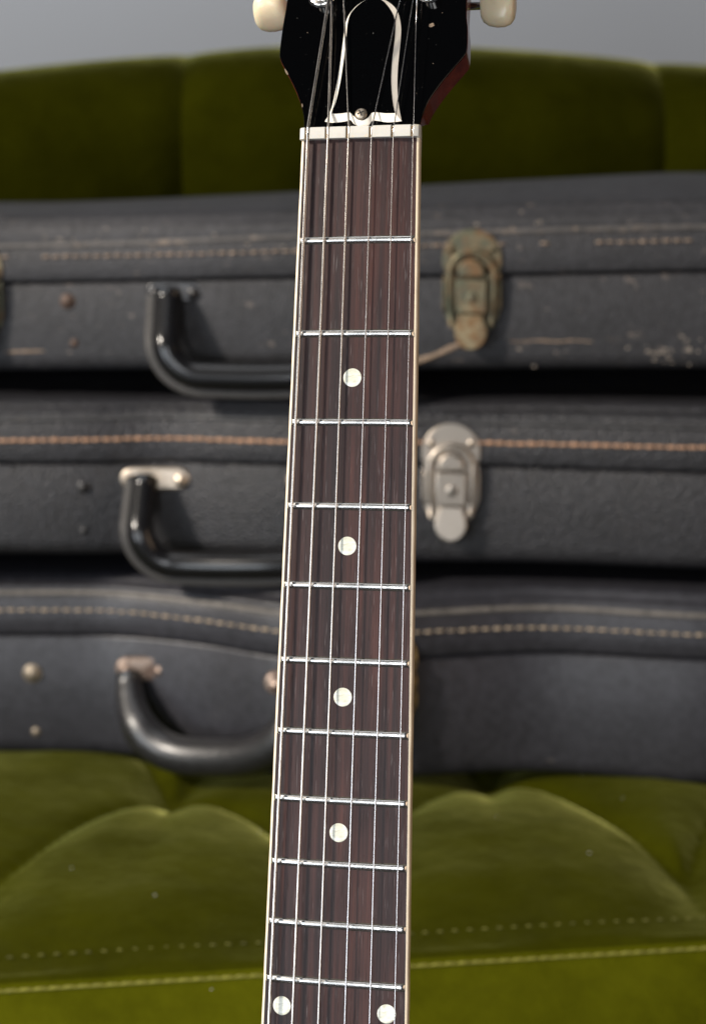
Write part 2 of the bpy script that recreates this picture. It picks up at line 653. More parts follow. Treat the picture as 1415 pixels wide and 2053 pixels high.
# frame under the seat and legs
bv = [(-0.72, 1.11, 0.12), (0.72, 1.16, 0.12), (0.72, 2.04, 0.12), (-0.72, 2.04, 0.12)]
bt = [(a, b, SEATZ - 0.236) for a, b, c in bv]
V = [(a - SO.x, b - SO.y, c) for a, b, c in bv + bt]
bevel(mesh('base_frame', V, [(3, 2, 1, 0), (4, 5, 6, 7), (0, 1, 5, 4), (1, 2, 6, 5), (2, 3, 7, 6), (3, 0, 4, 7)], VELVET, sofa, smooth=False), 0.02, 3)
WOODLEG = simple('dark_wood_leg', (0.05, 0.028, 0.016), 0.4, var=0.3, scale=40)
for x, y in ((-0.64, 1.20), (0.64, 1.24), (-0.64, 1.96), (0.64, 1.96)):
    prof = [[(r * math.cos(t), r * math.sin(t), z) for t in np.linspace(0, 2 * math.pi, 12, endpoint=False)] for z, r in ((0, 0.014), (0.06, 0.020), (0.118, 0.028))]
    mesh('leg', *loft(prof), WOODLEG, sofa, loc=(x - SO.x, y - SO.y, 0.0))

# ------------------------------------------------------------------ guitar cases
CASES = {
    'A': dict(
        Y=[(0, 1.425), (560, 1.40), (850, 1.39), (1415, 1.368)],
        top=[(0, 433), (560, 421), (850, 412), (1415, 398)],
        bead=[(0, 495), (300, 487), (590, 474), (850, 469), (1100, 462), (1415, 455)],
        stitch=[(0, 516), (300, 511), (590, 503), (850, 492), (1415, 481)],
        seam=[(0, 566), (590, 553), (850, 552), (1415, 540)],
        bot=[(0, 745), (560, 741), (850, 743), (1100, 741), (1415, 741)]),
    'B': dict(
        Y=[(0, 1.400), (160, 1.402), (330, 1.4145), (560, 1.390), (960, 1.39), (1415, 1.365)],
        top=[(0, 803), (330, 802), (560, 808), (850, 810), (1100, 806), (1415, 813)],
        bead=[(0, 841), (330, 835), (560, 840), (900, 847), (1415, 858)],
        stitch=[(0, 882), (160, 881), (330, 876), (560, 885), (960, 886), (1415, 897)],
        seam=[(0, 926), (330, 921), (560, 928), (1000, 932), (1415, 945)],
        bot=[(0, 1113), (330, 1112), (560, 1122), (850, 1134), (1100, 1132), (1415, 1146)]),
    'C': dict(
        Y=[(0, 1.430), (220, 1.431), (440, 1.392), (560, 1.362), (700, 1.352), (850, 1.364), (1000, 1.375), (1110, 1.378), (1415, 1.354)],
        top=[(0, 1153), (220, 1154), (440, 1168), (560, 1184), (850, 1188), (1110, 1178), (1415, 1193)],
        bead=[(0, 1188), (220, 1187), (440, 1212), (560, 1230), (850, 1229), (1100, 1217), (1415, 1236)],
        stitch=[(0, 1221), (220, 1221), (440, 1246), (560, 1266), (850, 1265), (1100, 1255), (1415, 1272)],
        seam=[(0, 1269), (220, 1270), (350, 1278), (550, 1314), (850, 1316), (1080, 1304), (1415, 1320)],
        bot=[(0, 1513), (220, 1516), (440, 1545), (560, 1560), (850, 1563), (1080, 1553), (1415, 1580)]),
}
XA, XB = -0.50, 0.56
XS = np.linspace(XA, XB, 171)


def case_cols(c):
    """Dense arrays over XS of front depth and of the heights of the edges along the front."""
    yx = [W(px, 900, Y).x for px, Y in c['Y']]
    yf = smooth_interp(yx, [Y for _, Y in c['Y']], XS, 0.018)
    out = {'Y': yf}
    for k in ('top', 'bead', 'stitch', 'seam', 'bot'):
        xs, zs = [], []
        for px, py in c[k]:
            Y = float(np.interp(px, [q[0] for q in c['Y']], [q[1] for q in c['Y']]))
            p = W(px, py, Y)
            xs.append(p.x)
            zs.append(p.z)
        out[k] = smooth_interp(xs, zs, XS, 0.03)
    return out


COL = {k: case_cols(v) for k, v in CASES.items()}
COL['A']['crown'] = np.interp(XS, [-0.25, 0.25], [0.001, 0.0135])
COL['B']['crown'] = COL['A']['bot'] - COL['B']['top'] - 0.0006
COL['C']['crown'] = COL['B']['bot'] - COL['C']['top'] - 0.0006
YBACK = 1.775


def at_case(k, x, key):
    return float(np.interp(x, XS, COL[k][key]))


def case_point(k, px, py, out=0.0):
    """Point on (or out in front of) the front face of case k at a photo pixel."""
    Y = 1.4
    for _ in range(4):
        p = W(px, py, Y)
        Y = at_case(k, p.x, 'Y') - out
    return W(px, py, Y)


def end_shrink(x):
    R = 0.11
    e = min(x - XA, XB - x)
    if e >= R:
        return 0.0
    q = (R - e) / R
    return 1 - math.sqrt(max(0.0, 1 - q * q))


def build_case(k, name, label, vinyl, bead_mat, thread, stitch_len, stitch_gap, drop, sw):
    c = COL[k]
    org = Vector((0.0, 1.58, float(c['bot'].mean())))
    root = empty(name, org, label, 'guitar case', 'guitar cases stacked on the sofa')
    lid, body, beadp = [], [], []
    for i, x in enumerate(XS):
        yf, zt, zb, zm, z0 = (float(c[q][i]) for q in ('Y', 'top', 'bead', 'seam', 'bot'))
        s = end_shrink(x)
        mid = (yf + YBACK) / 2
        half = max(0.004, (YBACK - yf) / 2 * (1 - s))

        def P(o, z):
            """o: distance behind the front plane; mirrored for the back."""
            return (x - org.x, mid - half + min(o, half * 0.9) - org.y, z - org.z)

        def Q(o, z):
            return (x - org.x, mid + half - min(o, half * 0.9) - org.y, z - org.z)
        cr = float(c['crown'][i]) * (1 - s)
        pr = [P(0.006, zm), P(-0.002, zm), P(-0.0028, zm + 0.0015), P(-0.0028, zm + 0.4 * (zb - zm)), P(-0.0028, zb - 0.003), P(-0.0016, zb - 0.001), P(0.0, zb + 0.0008),
              P(0.0, zb + 0.003), P(0.0, zb + 0.5 * (zt - zb)), P(0.0012, zt - 0.009), P(0.0035, zt - 0.004), P(0.0075, zt - 0.001), P(0.013, zt + 0.0006)]
        for t in (0.12, 0.25, 0.4, 0.5, 0.6, 0.75, 0.88):
            ya, yb_ = mid - half + min(0.013, half * 0.9), mid + half - min(0.013, half * 0.9)
            y = ya + (yb_ - ya) * t
            pr.append((x - org.x, y - org.y, zt + 0.0006 + cr * ((1 - abs(2 * t - 1) ** 2.6) if k == 'A' else min(1.0, max(0.0, (0.5 - abs(t - 0.5)) * 4 - 0.9))) - org.z))
        pr += [Q(0.013, zt), Q(0.004, zt - 0.004), Q(0.0, zt - 0.012), Q(0.0, zm)]
        lid.append(pr)
        body.append([P(0.006, zm - 0.0012), P(0.001, zm - 0.0016), P(0.0, zm - 0.004), P(0.0, zm - 0.5 * (zm - z0)), P(0.0, z0 + 0.012), P(0.0012, z0 + 0.006), P(0.004, z0 + 0.002), P(0.010, z0),
                     P(0.05, z0), Q(0.05, z0), Q(0.010, z0), Q(0.002, z0 + 0.004), Q(0.0, z0 + 0.012), Q(0.0, zm - 0.0012)])
        beadp.append(Vector(P(-0.0014, zb)))
    o = weld_normals(mesh('lid', *loft(lid), vinyl, root))
    o = weld_normals(mesh('body', *loft(body), vinyl, root))
    mesh('piping', *sweep(beadp, (0.0021, 0.0019), 8, (0, -1, 0)), bead_mat, root)
    # single stitches along the valance
    parts = []
    x = XA + 0.14
    rr = random.Random(hash(k) % 7 + 3 if False else ord(k))
    run = 0
    while x < XB - 0.14:
        if run > 0:
            run -= 1
        elif rr.random() < drop:
            run = rr.randint(1, 4)
        if run == 0 or drop == 0:
            y, z = at_case(k, x, 'Y'), at_case(k, x, 'stitch')
            y2, z2 = at_case(k, x + stitch_len, 'Y'), at_case(k, x + stitch_len, 'stitch')
            a = Vector((x, y - 0.0030, z + rr.uniform(-0.0003, 0.0003))) - org
            b = Vector((x + stitch_len, y2 - 0.0030, z2 + rr.uniform(-0.0003, 0.0003))) - org
            m = (a + b) / 2 + Vector((0, -0.0007, 0))
            w = sw * rr.uniform(0.75, 1.1)
            parts.append(sweep([a, a * 0.75 + m * 0.25 + Vector((0, -0.0004, 0)), m, b * 0.75 + m * 0.25 + Vector((0, -0.0004, 0)), b], [(w * 0.4, 0.0003), (w, 0.0007), (w * 1.05, 0.0008), (w, 0.0007), (w * 0.4, 0.0003)], 6))
        x += stitch_len + stitch_gap
    o = mesh('stitching', *join(parts), thread, root)
    o['kind'] = 'stuff'
    return root, org


case_a, OA = build_case('A', 'guitar_case', 'scuffed black guitar case with corroded green brass latch, top of the stack', VINYL_A, BEAD_A, THREAD_A, 0.0056, 0.0018, 0.09, 0.0011)
case_b, OB = build_case('B', 'guitar_case', 'black guitar case with orange stitching and nickel latch, middle of the stack', VINYL_B, BEAD_B, THREAD_B, 0.0066, 0.0007, 0.0, 0.0013)
case_c, OC = build_case('C', 'guitar_case', 'black guitar case with beige stitching and curved handle, bottom of the stack', VINYL_C, BEAD_C, THREAD_C, 0.0058, 0.0024, 0.0, 0.0010)


def arc_outline(pts_half):
    """Mirror a half outline (x >= 0, from top to bottom) into a closed loop."""
    L = list(pts_half)
    return [(x, y) for x, y in L] + [(-x, y) for x, y in L[::-1] if x > 1e-6]


def latch(root, org, k, px, py_top, scale, mats):
    """Draw latch; local axes x right, y up (mm from the top of its plate), z out of the case."""
    main, dark = mats
    c0 = case_point(k, px, py_top + 115)
    x0 = c0.x
    slope = (at_case(k, x0 + 0.02, 'Y') - at_case(k, x0 - 0.02, 'Y')) / 0.04
    ang = math.atan(slope)
    top = case_point(k, px, py_top)
    s = scale * 0.001
    M = Matrix.Translation(Vector((c0.x, c0.y, top.z)) - org) @ Matrix.Rotation(ang, 4, 'Z') @ Matrix.Rotation(math.radians(90), 4, 'X') @ Matrix.Scale(s, 4)

    def ell(rx, ry, cy, a0, a1, n):
        return [(rx * math.sin(math.radians(a)), cy + ry * math.cos(math.radians(a))) for a in np.linspace(a0, a1, n)]
    base_out = arc_outline(ell(19.5, 19.5, -30, 0, 80, 8) + [(20, -36), (20, -52), (18.5, -60), (14, -69), (0.01, -70.5)])
    V, F = prism(base_out, 0, 2.2)
    lt = bevel(sharp(mesh('latch', *xf((V, F), M), main, root)), 0.0006)
    keeper_out = arc_outline(ell(20.5, 20.5, -20.5, 0, 90, 12) + [(20.5, -25), (19, -29), (0.01, -29)])
    bevel(sharp(mesh('keeper_plate', *xf(prism(keeper_out, 2.6, 4.9), M), main, lt)), 0.0006)
    # two rivet heads in the keeper plate
    for sx in (-14.2, 14.2):
        prof = [[(sx + r * math.cos(t), -14 + r * math.sin(t), h) for t in np.linspace(0, 2 * math.pi, 14, endpoint=False)] for r, h in ((3.0, 4.7), (3.0, 5.2), (2.2, 6.0), (0.6, 6.3))]
        mesh('rivet', *xf(loft(prof), M), main, lt)
    # side flanges of the base
    for sx in (-1, 1):
        fl = [(sx * 18.2, -34, 2), (sx * 20.6, -34, 2), (sx * 20.6, -55, 2), (sx * 18.6, -60, 2), (sx * 18.2, -34, 6.5), (sx * 20.2, -35.5, 6.0), (sx * 20.2, -53, 6.0), (sx * 18.2, -58, 5.5)]
        f = [(0, 1, 2, 3), (4, 7, 6, 5), (0, 4, 5, 1), (1, 5, 6, 2), (2, 6, 7, 3), (3, 7, 4, 0)]
        bevel(sharp(weld_normals(mesh('side_flange', *xf((fl, f), M), main, lt))), 0.0006)
    # wire bail, an inverted U hooked over the keeper
    path = [(-13.8, -66, 6.5), (-14.6, -56, 7.6), (-15.2, -45, 8.4), (-15.4, -33, 8.8)]
    path += [(-15.4 * math.cos(t), -31 + 15.6 * math.sin(t), 8.8) for t in np.linspace(0.1, math.pi - 0.1, 15)]
    path += [(-x, y, z) for x, y, z in path[3::-1]]
    mesh('bail', *xf(sweep(path, (2.1, 1.5), 10, (0, 0, 1)), M), main, lt)
    # domed catch above the lever
    dome_h = arc_outline(ell(10.2, 10.2, -29.5, 0, 90, 9) + [(10.2, -32.8), (0.01, -32.8)])
    bevel(sharp(mesh('catch_dome', *xf(prism(dome_h, 2.2, 12.0, [(x * 0.86, (y + 30) * 0.86 - 30) for x, y in dome_h]), M), main, lt)), 0.0012, 3)
    # dark slot plate behind lever and dome
    sl = arc_outline([(0.01, -31), (12.4, -31), (12.4, -60), (0.01, -60)])
    sharp(mesh('recess', *xf(prism(sl, 2.2, 4.0), M), main, lt))
    lev = arc_outline([(0.01, -34.2), (11.3, -34.2), (11.3, -57.6), (0.01, -57.6)])
    bevel(sharp(mesh('lever', *xf(prism(lev, 4.0, 13.0, [(x * 0.94, y) for x, y in lev]), M), main, lt)), 0.0010, 3)
    kd = [[(0.6 + r * math.cos(t), -46.5 + r * math.sin(t), h) for t in np.linspace(0, 2 * math.pi, 18, endpoint=False)] for r, h in ((4.1, 12.9), (4.1, 13.5), (3.5, 13.8), (0.3, 13.8))]
    mesh('lock_cylinder', *xf(loft(kd), M), main, lt)
    ks = [(0.0, -44.2), (1.2, -44.2), (1.2, -49.0), (0.0, -49.0)]
    mesh('keyhole', *xf(prism(ks, 13.6, 14.1), M), dark, lt, smooth=False)
    tg = arc_outline([(0.01, -58.4), (8.4, -58.4), (8.8, -62), (10.6, -67)] + ell(11.3, 12.6, -70.5, 92, 178, 9))
    MT = M @ Matrix.Translation((0, -58, 9)) @ Matrix.Rotation(math.radians(-7), 4, 'X') @ Matrix.Translation((0, 58, -9))
    bevel(sharp(mesh('thumb_tongue', *xf(prism(tg, 8.2, 11.4), MT), main, lt)), 0.0010, 3)
    return lt


latch(case_a, OA, 'A', 946, 458, 1.0, (LATCH_A, DARK))
latch(case_a, OA, 'A', -48, 478, 1.0, (LATCH_A, DARK))
latch(case_b, OB, 'B', 903, 847, 1.0, (LATCH_B, DARK))
latch(case_c, OC, 'C', 776, 1261, 1.0, (LATCH_C, DARK))


def rounded_path(px0, px1, ytop, ybot, rad, lean, n=10):
    """Pixel path of a suitcase handle: down the left leg, round the corner, along, up the right leg."""
    L = []
    for t in np.linspace(0, 1, 6):
        L.append((px0 + lean * (1 - t), ytop + (ybot - rad - ytop) * t))
    for a in np.linspace(0, 90, n)[1:]:
        a = math.radians(a)
        L.append((px0 + rad - rad * math.cos(a), ybot - rad + rad * math.sin(a)))
    for t in np.linspace(0, 1, 7)[1:-1]:
        L.append((px0 + rad + (px1 - px0 - 2 * rad) * t, ybot + 3 * math.sin(math.pi * t)))
    R = [(px0 + px1 - x, y) for x, y in L[:5 + n][::-1]]
    return L + R


def handle(root, org, k, pixpath, r0, r1, mat, flange, out0, out1):
    """Handle swinging from its end loops; radius r0 at the ends, r1 in the grip."""
    n = len(pixpath)
    ys = [p[1] for p in pixpath]
    y0, y1 = min(ys), max(ys)
    Ymid = at_case(k, W(np.mean([p[0] for p in pixpath]), 1000, 1.39).x, 'Y')
    pts, rad = [], []
    for (px, py) in pixpath:
        t = (py - y0) / (y1 - y0)
        f = min(1, t * 1.6)
        o = out0 + (out1 - out0) * f
        Yl = case_point(k, px, py).y
        pts.append(W(px, py, Yl - o) - org)
        r = r0 + (r1 - r0) * min(1, t * 1.3)
        rad.append((r, r * 0.92))
    h = mesh('handle', *sweep(pts, rad, 20), mat, root)
    if flange:
        q, fr = [], []
        for i, p in enumerate(pts):
            tv = (pts[min(i + 1, n - 1)] - pts[max(i - 1, 0)]).normalized()
            s = tv.cross(Vector((0, -1, 0))).normalized()
            q.append(p + s * (rad[i][0] + flange * 0.25) + Vector((0, 0.001, 0)))
            fr.append((flange, 0.0017))
        mesh('edge_flange', *sweep(q, fr, 10), FLANGE, h)
    return h


def stadium(w, h, n=10):
    r = h / 2
    a = w / 2 - r
    L = [(a + r * math.sin(t), r * math.cos(t)) for t in np.linspace(0, math.pi, n)]
    return L + [(-x, -y) for x, y in L]


def mount(root, org, k, px, py, wpx, hpx, thick, mat, ring=True):
    p = case_point(k, px, py)
    m = 0.000347
    M = Matrix.Translation(p - org) @ Matrix.Rotation(math.radians(90), 4, 'X')
    o = stadium(wpx * m, hpx * m)
    i = [(x * 0.93, y * 0.82) for x, y in o]
    mt = bevel(sharp(mesh('handle_mount', *xf(prism(o, 0, thick, i), M), mat, root)), 0.0008, 2)
    if ring:
        for sx in (-1, 1):
            cx = sx * (wpx * m / 2 - hpx * m * 0.46)
            prof = [[(cx + r * math.cos(t), r * math.sin(t) - 0.001, h) for t in np.linspace(0, 2 * math.pi, 14, endpoint=False)] for r, h in ((0.0046, thick - 0.0004), (0.0046, thick + 0.0010), (0.0034, thick + 0.0024), (0.0006, thick + 0.0028))]
            mesh('rivet', *xf(loft(prof), M), mat, mt)
    return mt


# case A: black squared handle
mount(case_a, OA, 'A', 350, 584, 118, 46, 0.0022, BLACK_R)
mount(case_a, OA, 'A', 682, 580, 118, 46, 0.0022, BLACK_R)
handle(case_a, OA, 'A', rounded_path(333, 700, 588, 754, 74, 4), 0.0096, 0.0100, HANDLE, 0.0042, 0.008, 0.030)
# case B
mount(case_b, OB, 'B', 312, 958, 150, 50, 0.0040, PLATE_B)
mount(case_b, OB, 'B', 646, 964, 150, 50, 0.0040, PLATE_B)
handle(case_b, OB, 'B', rounded_path(281, 676, 958, 1132, 74, 10), 0.0088, 0.0098, HANDLE, 0.0040, 0.009, 0.030)
# case C: rounder, thicker handle
mount(case_c, OC, 'C', 288, 1340, 120, 54, 0.0034, PLATE_C)
mount(case_c, OC, 'C', 588, 1368, 120, 54, 0.0034, PLATE_C)
upath = []
for t in np.linspace(0, 1, 33):
    a = math.pi * (1 - t)
    cx, rx = 428, 170
    ca, sa = math.cos(a), math.sin(a)
    x = cx + rx * math.copysign(abs(ca) ** 0.72, ca)
    y = 1352 + 12 * t + (1514 - 1352) * abs(sa) ** 0.80
    upath.append((x, y))
handle(case_c, OC, 'C', upath, 0.0092, 0.0138, HANDLE_G, 0, 0.009, 0.034)


def rivet(root, org, k, px, py, r_px, mat, h=0.45):
    p = case_point(k, px, py)
    r = r_px * 0.000347
    M = Matrix.Translation(p - org) @ Matrix.Rotation(math.radians(90), 4, 'X')
    prof = [[(q * r * math.cos(t), q * r * math.sin(t), z * r) for t in np.linspace(0, 2 * math.pi, 20, endpoint=False)] for q, z in ((1.0, -0.1), (1.0, 0.12), (0.93, 0.2), (0.75, 0.26), (0.6, 0.30), (0.45, h), (0.25, h * 1.2), (0.04, h * 1.25))]
    mesh('stud', *xf(loft(prof), M), mat, root)


rivet(case_a, OA, 'A', 137, 604, 16, RUST)
rivet(case_a, OA, 'A', 150, 688, 9, RUST)
rivet(case_b, OB, 'B', 167, 977, 14, BLACK_R, 0.7)
rivet(case_b, OB, 'B', 170, 1064, 9, BLACK_R, 0.6)
rivet(case_c, OC, 'C', 66, 1350, 21, BRASS_R)
rivet(case_c, OC, 'C', 73, 1467, 10, BRASS_R, 0.6)

# torn and rubbed-through covering on the top case: a rip by the latch, rubbed lines, and flecks along its edges
BACKING = simple('exposed_backing', (0.24, 0.175, 0.125), 0.85, var=0.45, scale=260)


def face_strip(pts_px, half):
    pr = []
    n_ = len(pts_px)
    for i_, (px, py) in enumerate(pts_px):
        w = half * (0.25 + 0.75 * math.sin(math.pi * (i_ + 0.5) / n_)) * rng.uniform(0.6, 1.3)
        pr.append((case_point('A', px, py, 0.0004) - OA, w))
    return sweep([q for q, _ in pr], [(w, 0.0005) for _, w in pr], 6)


mesh('tear', *face_strip([(800, 736), (822, 729), (842, 722), (862, 716), (882, 708), (900, 700), (918, 692), (930, 688)], 0.0028), BACKING, case_a)
mesh('rubbed_line', *face_strip([(1020 + 12 * i_, 684 + 1.2 * math.sin(i_)) for i_ in range(15)], 0.0009), BACKING, case_a)
mesh('rubbed_line', *face_strip([(10 + 10 * i_, 706 - 0.3 * i_) for i_ in range(9)], 0.0010), BACKING, case_a)
parts = []
spots = [(1350 + 46 * rng.normal(), 705 + 18 * rng.normal()) for _ in range(34)] + [(rng.uniform(1000, 1415), 470 + rng.normal() * 9 - 0.02 * 300) for _ in range(14)]
spots += [(rng.uniform(0, 590), 487 + rng.normal() * 9) for _ in range(12)] + [(1070, 735), (1040, 700), (955, 450), (1045, 425), (292, 462), (430, 470)]
for px, py in spots:
    if not (-60 < px < 1500 and 420 < py < 738):
        continue
    out_ = 0.0030 if 487 < py < 550 else 0.0003
    q = case_point('A', px, py, out_) - OA
    a, b = rng.uniform(0.0006, 0.0019), rng.uniform(0.0004, 0.0010)
    parts.append(sweep([q + Vector((-a, 0, 0)), q + Vector((-a * 0.4, 0, b * 0.3)), q + Vector((a * 0.5, 0, -b * 0.3)), q + Vector((a, 0, 0))], [(b * 0.3, 0.0002), (b, 0.0004), (b * 0.9, 0.0004), (b * 0.3, 0.0002)], 6))
o = mesh('scuffs', *join(parts), simple('pale_scuff', (0.26, 0.225, 0.19), 0.8, var=0.4, scale=300), case_a)
o['kind'] = 'stuff'

# ------------------------------------------------------------------ guitar (local millimetres: x across, y up the neck from the nut, z out of the fingerboard)
wv3 = Vector((-5.05593693e-02, -2.43190840e-01, -2.40546524e-02))
RG = Matrix.Rotation(wv3.length, 4, wv3.normalized())
TG = Matrix.Translation(Vector((2.31026689, 131.538435, -707.20883)) * 0.001)
CAMM = Matrix.Translation(cam.location) @ Matrix.Rotation(math.radians(90) - PITCH, 4, 'X')
guitar = empty('electric_guitar', (0, 0, 0), 'electric guitar with rosewood fretboard, dot inlays and black headstock in front of the cases', 'guitar')
guitar.matrix_world = CAMM @ TG @ RG
MM = 0.001
SCALE = 628.65
R_BOARD = 305.0
YEND = -420.0
fy = lambda n: -SCALE * (1 - 2 ** (-n / 12))
hw = lambda y: (43 + 9.5 * (-y) / (SCALE / 2)) / 2
zb = lambda x: -x * x / (2 * R_BOARD)


def mm(vf):
    return [Vector(v) * MM for v in vf[0]], vf[1]


BW = 0.95        # binding width
# fingerboard
prof = []
for y in np.linspace(1.0, YEND, 60):
    h = hw(y) - BW
    top = [(h * u, y, zb(h * u)) for u in np.linspace(-1, 1, 17)]
    prof.append(top + [(h, y, -5.2), (-h, y, -5.2)])
fb = sharp(weld_normals(mesh('fretboard', *mm(loft(prof)), ROSE, guitar)), 40)
# bindings
for s in (-1, 1):
    prof = []
    for i, y in enumerate(np.linspace(0.75, YEND, 220)):
        h = hw(y)
        wv_ = 0.05 * math.sin(y * 0.31) * math.sin(y * 0.043 + s)
        a, b = (h - BW + 0.01), h + wv_
        za, zc = zb(a) + 0.02, zb(b)
        pr = [(s * a, y, za), (s * (a + 0.35), y, za - 0.02), (s * (b - 0.22), y, zc - 0.06), (s * (b - 0.05), y, zc - 0.28), (s * b, y, zc - 0.8), (s * (b + 0.02), y, -3.2), (s * (b - 0.15), y, -5.0), (s * a, y, -5.0)]
        prof.append(pr)
    sharp(weld_normals(mesh('binding', *mm(loft(prof)), BIND, fb)), 50)
# neck
prof = []
for y in np.linspace(3.5, YEND, 40):
    w = hw(y) - 0.5
    d = 15.5 + 2.5 * (-y) / 300
    if y > -25:
        d += 3.0 * ((y + 25) / 28) ** 2
    prof.append([(w * math.cos(t), y, -5.0 - d * math.sin(t) ** 0.9) for t in np.linspace(0, math.pi, 25)])
weld_normals(mesh('neck', *mm(loft(prof)), MAHOG, guitar))

# frets
DENT = (0.05, 0.10, 0.07, 0.13, 0.03, 0.09, 0.12, 0.05, 0.10, 0.02, 0.08, 0.11, 0.06)


def fret_mesh(n):
    y = fy(n)
    h = hw(y) - 1.0
    prof = []
    us = np.concatenate([[-1, -0.985, -0.965, -0.94], np.linspace(-0.9, 0.9, 71), [0.94, 0.965, 0.985, 1]])
    for u in us:
        x = h * u
        dist = h - abs(x)
        hh = min(1.0, 0.12 + dist / 0.85)
        # playing wear: shallow flats under the strings
        wear = 1.0
        for xs_ in STR_N:
            xx = xs_ * (1 + 0.23 * (-y) / 310)
            wear -= DENT[(n * 7 + int(xs_ * 3)) % 13] * math.exp(-((x - xx - 0.5) / 0.8) ** 2)
        zt = 1.02 * hh * wear
        wd = 1.12
        arc = []
        for t in np.linspace(0, math.pi, 9):
            arc.append((x, y + wd * math.cos(t), zb(x) + max(-0.05, zt * (math.sin(t) ** 0.55))))
        arc.append((x, y - wd * 0.9, zb(x) - 0.4))
        arc.append((x, y + wd * 0.9, zb(x) - 0.4))
        prof.append(arc)
    return mm(loft(prof))


STR_N = (-18.6, -11.2, -3.7, 4.6, 12.5, 19.6)     # at the nut
STR_B = (-22.45, -13.9, -4.6, 4.8, 13.5, 22.2)    # at y = -310
for n in range(1, 17):
    sharp(weld_normals(mesh('fret', *fret_mesh(n), NICKEL, fb)), 50)
    # line of grime packed against both sides of the fret
    for sgn in (-1, 1):
        y = fy(n) + sgn * 1.22
        h = hw(y) - 1.2
        prof = []
        for u in np.linspace(-1, 1, 60):
            x = h * u
            w = 0.12 + 0.24 * rng.random()
            prof.append([(x, y - w, zb(x) - 0.05), (x, y, zb(x) + 0.10), (x, y + w, zb(x) - 0.05)])
        mesh('grime_line', *mm(loft(prof)), GRIME, fb)


def dot(x, y, r=3.27):
    prof = []
    rings = ((r, -0.3), (r, 0.02), (r - 0.05, 0.045), (r * 0.66, 0.05), (r * 0.33, 0.05), (0.02, 0.05))
    for q, h in rings:
        prof.append([(q * math.cos(t), q * math.sin(t), zb(x + q * math.cos(t)) - zb(x) + h) for t in np.linspace(0, 2 * math.pi, 40, endpoint=False)])
    o = mesh('inlay_dot', *mm(loft(prof)), PEARL, fb)
    o.location = Vector((x, y, zb(x))) * MM
    o.data.transform(Matrix.Rotation(0, 4, 'Z'))
    return o


for n in (3, 5, 7, 9, 15):
    dot(0, (fy(n) + fy(n - 1)) / 2)
for x in (-18.7, 18.8):
    dot(x, (fy(12) + fy(11)) / 2)

# nut with string slots
prof_top = []
xs = [-21.7]
gaug = (1.14, 0.88, 0.66, 0.46, 0.38, 0.32)
pts = [(-21.7, -0.6), (-21.7, 0.9), (-21.2, 1.55), (-20.4, 1.85)]
for x, g in zip(STR_N, gaug):
    w = g / 2 + 0.42
    dpt = 1.0
    x -= 0.24
    pts += [(x - w - 0.08, 1.98), (x - w, 1.90), (x - w * 0.8, 1.98 - dpt), (x + w * 0.8, 1.98 - dpt), (x + w, 1.90), (x + w + 0.08, 1.98)]
pts += [(20.6, 1.80), (21.5, 1.35), (21.9, 0.6), (21.9, -0.6)]
clean = []
for q in pts:
    if not clean or q[0] > clean[-1][0] - 1e-6:
        clean.append(q)
nprof = []
for y, k in ((0.8, -0.10), (0.95, 0.0), (2.5, 0.02), (4.4, 0.0), (4.9, -0.25), (5.1, -0.7)):
    nprof.append([(x * (1 - 0.002 * max(0, y)), y, -3.0) for x in (21.9, -21.7)] + [(x, y, z + (k if z > 0 else 0)) for x, z in clean])
nut = sharp(weld_normals(mesh('nut', *mm(loft(nprof)), BONE, guitar)), 30)
# brown stain lining each slot
for x, g in zip(STR_N, gaug):
    w = g / 2 + 0.42
    x -= 0.24
    V, F = prism([(x - w * 0.86, 0.85), (x + w * 0.86, 0.85), (x + w * 0.86, 4.6), (x - w * 0.86, 4.6)], 0.9, 1.06)
    mesh('slot_stain', *mm((V, F)), STAIN, nut, smooth=False)

# headstock: local coords x, s along the tilted face
TH = math.radians(17)
HM = Matrix.Translation((0, 4.4, -1.0)) @ Matrix.Rotation(-TH, 4, 'X')


def catmull(P, n=6, closed=False):
    P = [Vector((p[0], p[1], 0)) for p in P]
    out = []
    N = len(P)
    rngi = range(N if closed else N - 1)
    for i in rngi:
        p0 = P[(i - 1) % N] if closed or i > 0 else P[0]
        p1, p2 = P[i], P[(i + 1) % N]
        p3 = P[(i + 2) % N] if closed or i + 2 < N else P[-1]
        for k in range(n):
            t = k / n
            v = 0.5 * ((2 * p1) + (p2 - p0) * t + (2 * p0 - 5 * p1 + 4 * p2 - p3) * t * t + (3 * p1 - p0 - 3 * p2 + p3) * t ** 3)
            out.append((v.x, v.y))
    if not closed:
        out.append((P[-1].x, P[-1].y))
    return out


leftE = [(-20.9, 0.6), (-21.3, 4.0), (-22.2, 8.0), (-24.5, 14.0), (-27.6, 20.2), (-30.7, 25.6), (-32.9, 29.6), (-33.7, 32.6), (-33.9, 38.4), (-33.8, 46), (-33.5, 56), (-34.0, 90), (-36.5, 125), (-39.5, 155)]
rightE = [(21.3, 0.6), (21.6, 3.0), (22.2, 6.0), (23.9, 11.2), (27.3, 17.5), (31.0, 23.1), (34.7, 28.3), (35.7, 30.9), (35.3, 39.4), (34.0, 52), (34.2, 90), (36.5, 125), (39.5, 155)]
topE = [(33, 164), (20, 168), (8, 164), (0, 158), (-8, 164), (-20, 168), (-33, 164)]
outl = catmull(rightE, 5) + topE + catmull(leftE, 5)[::-1]
back_l = [(x * 0.985, max(y, 7.0)) for x, y in outl]
hd = sharp(weld_normals(mesh('headstock', *mm(xf(prism(back_l, -10.0, -0.9, outl), HM)), MAHOG, guitar)), 40)
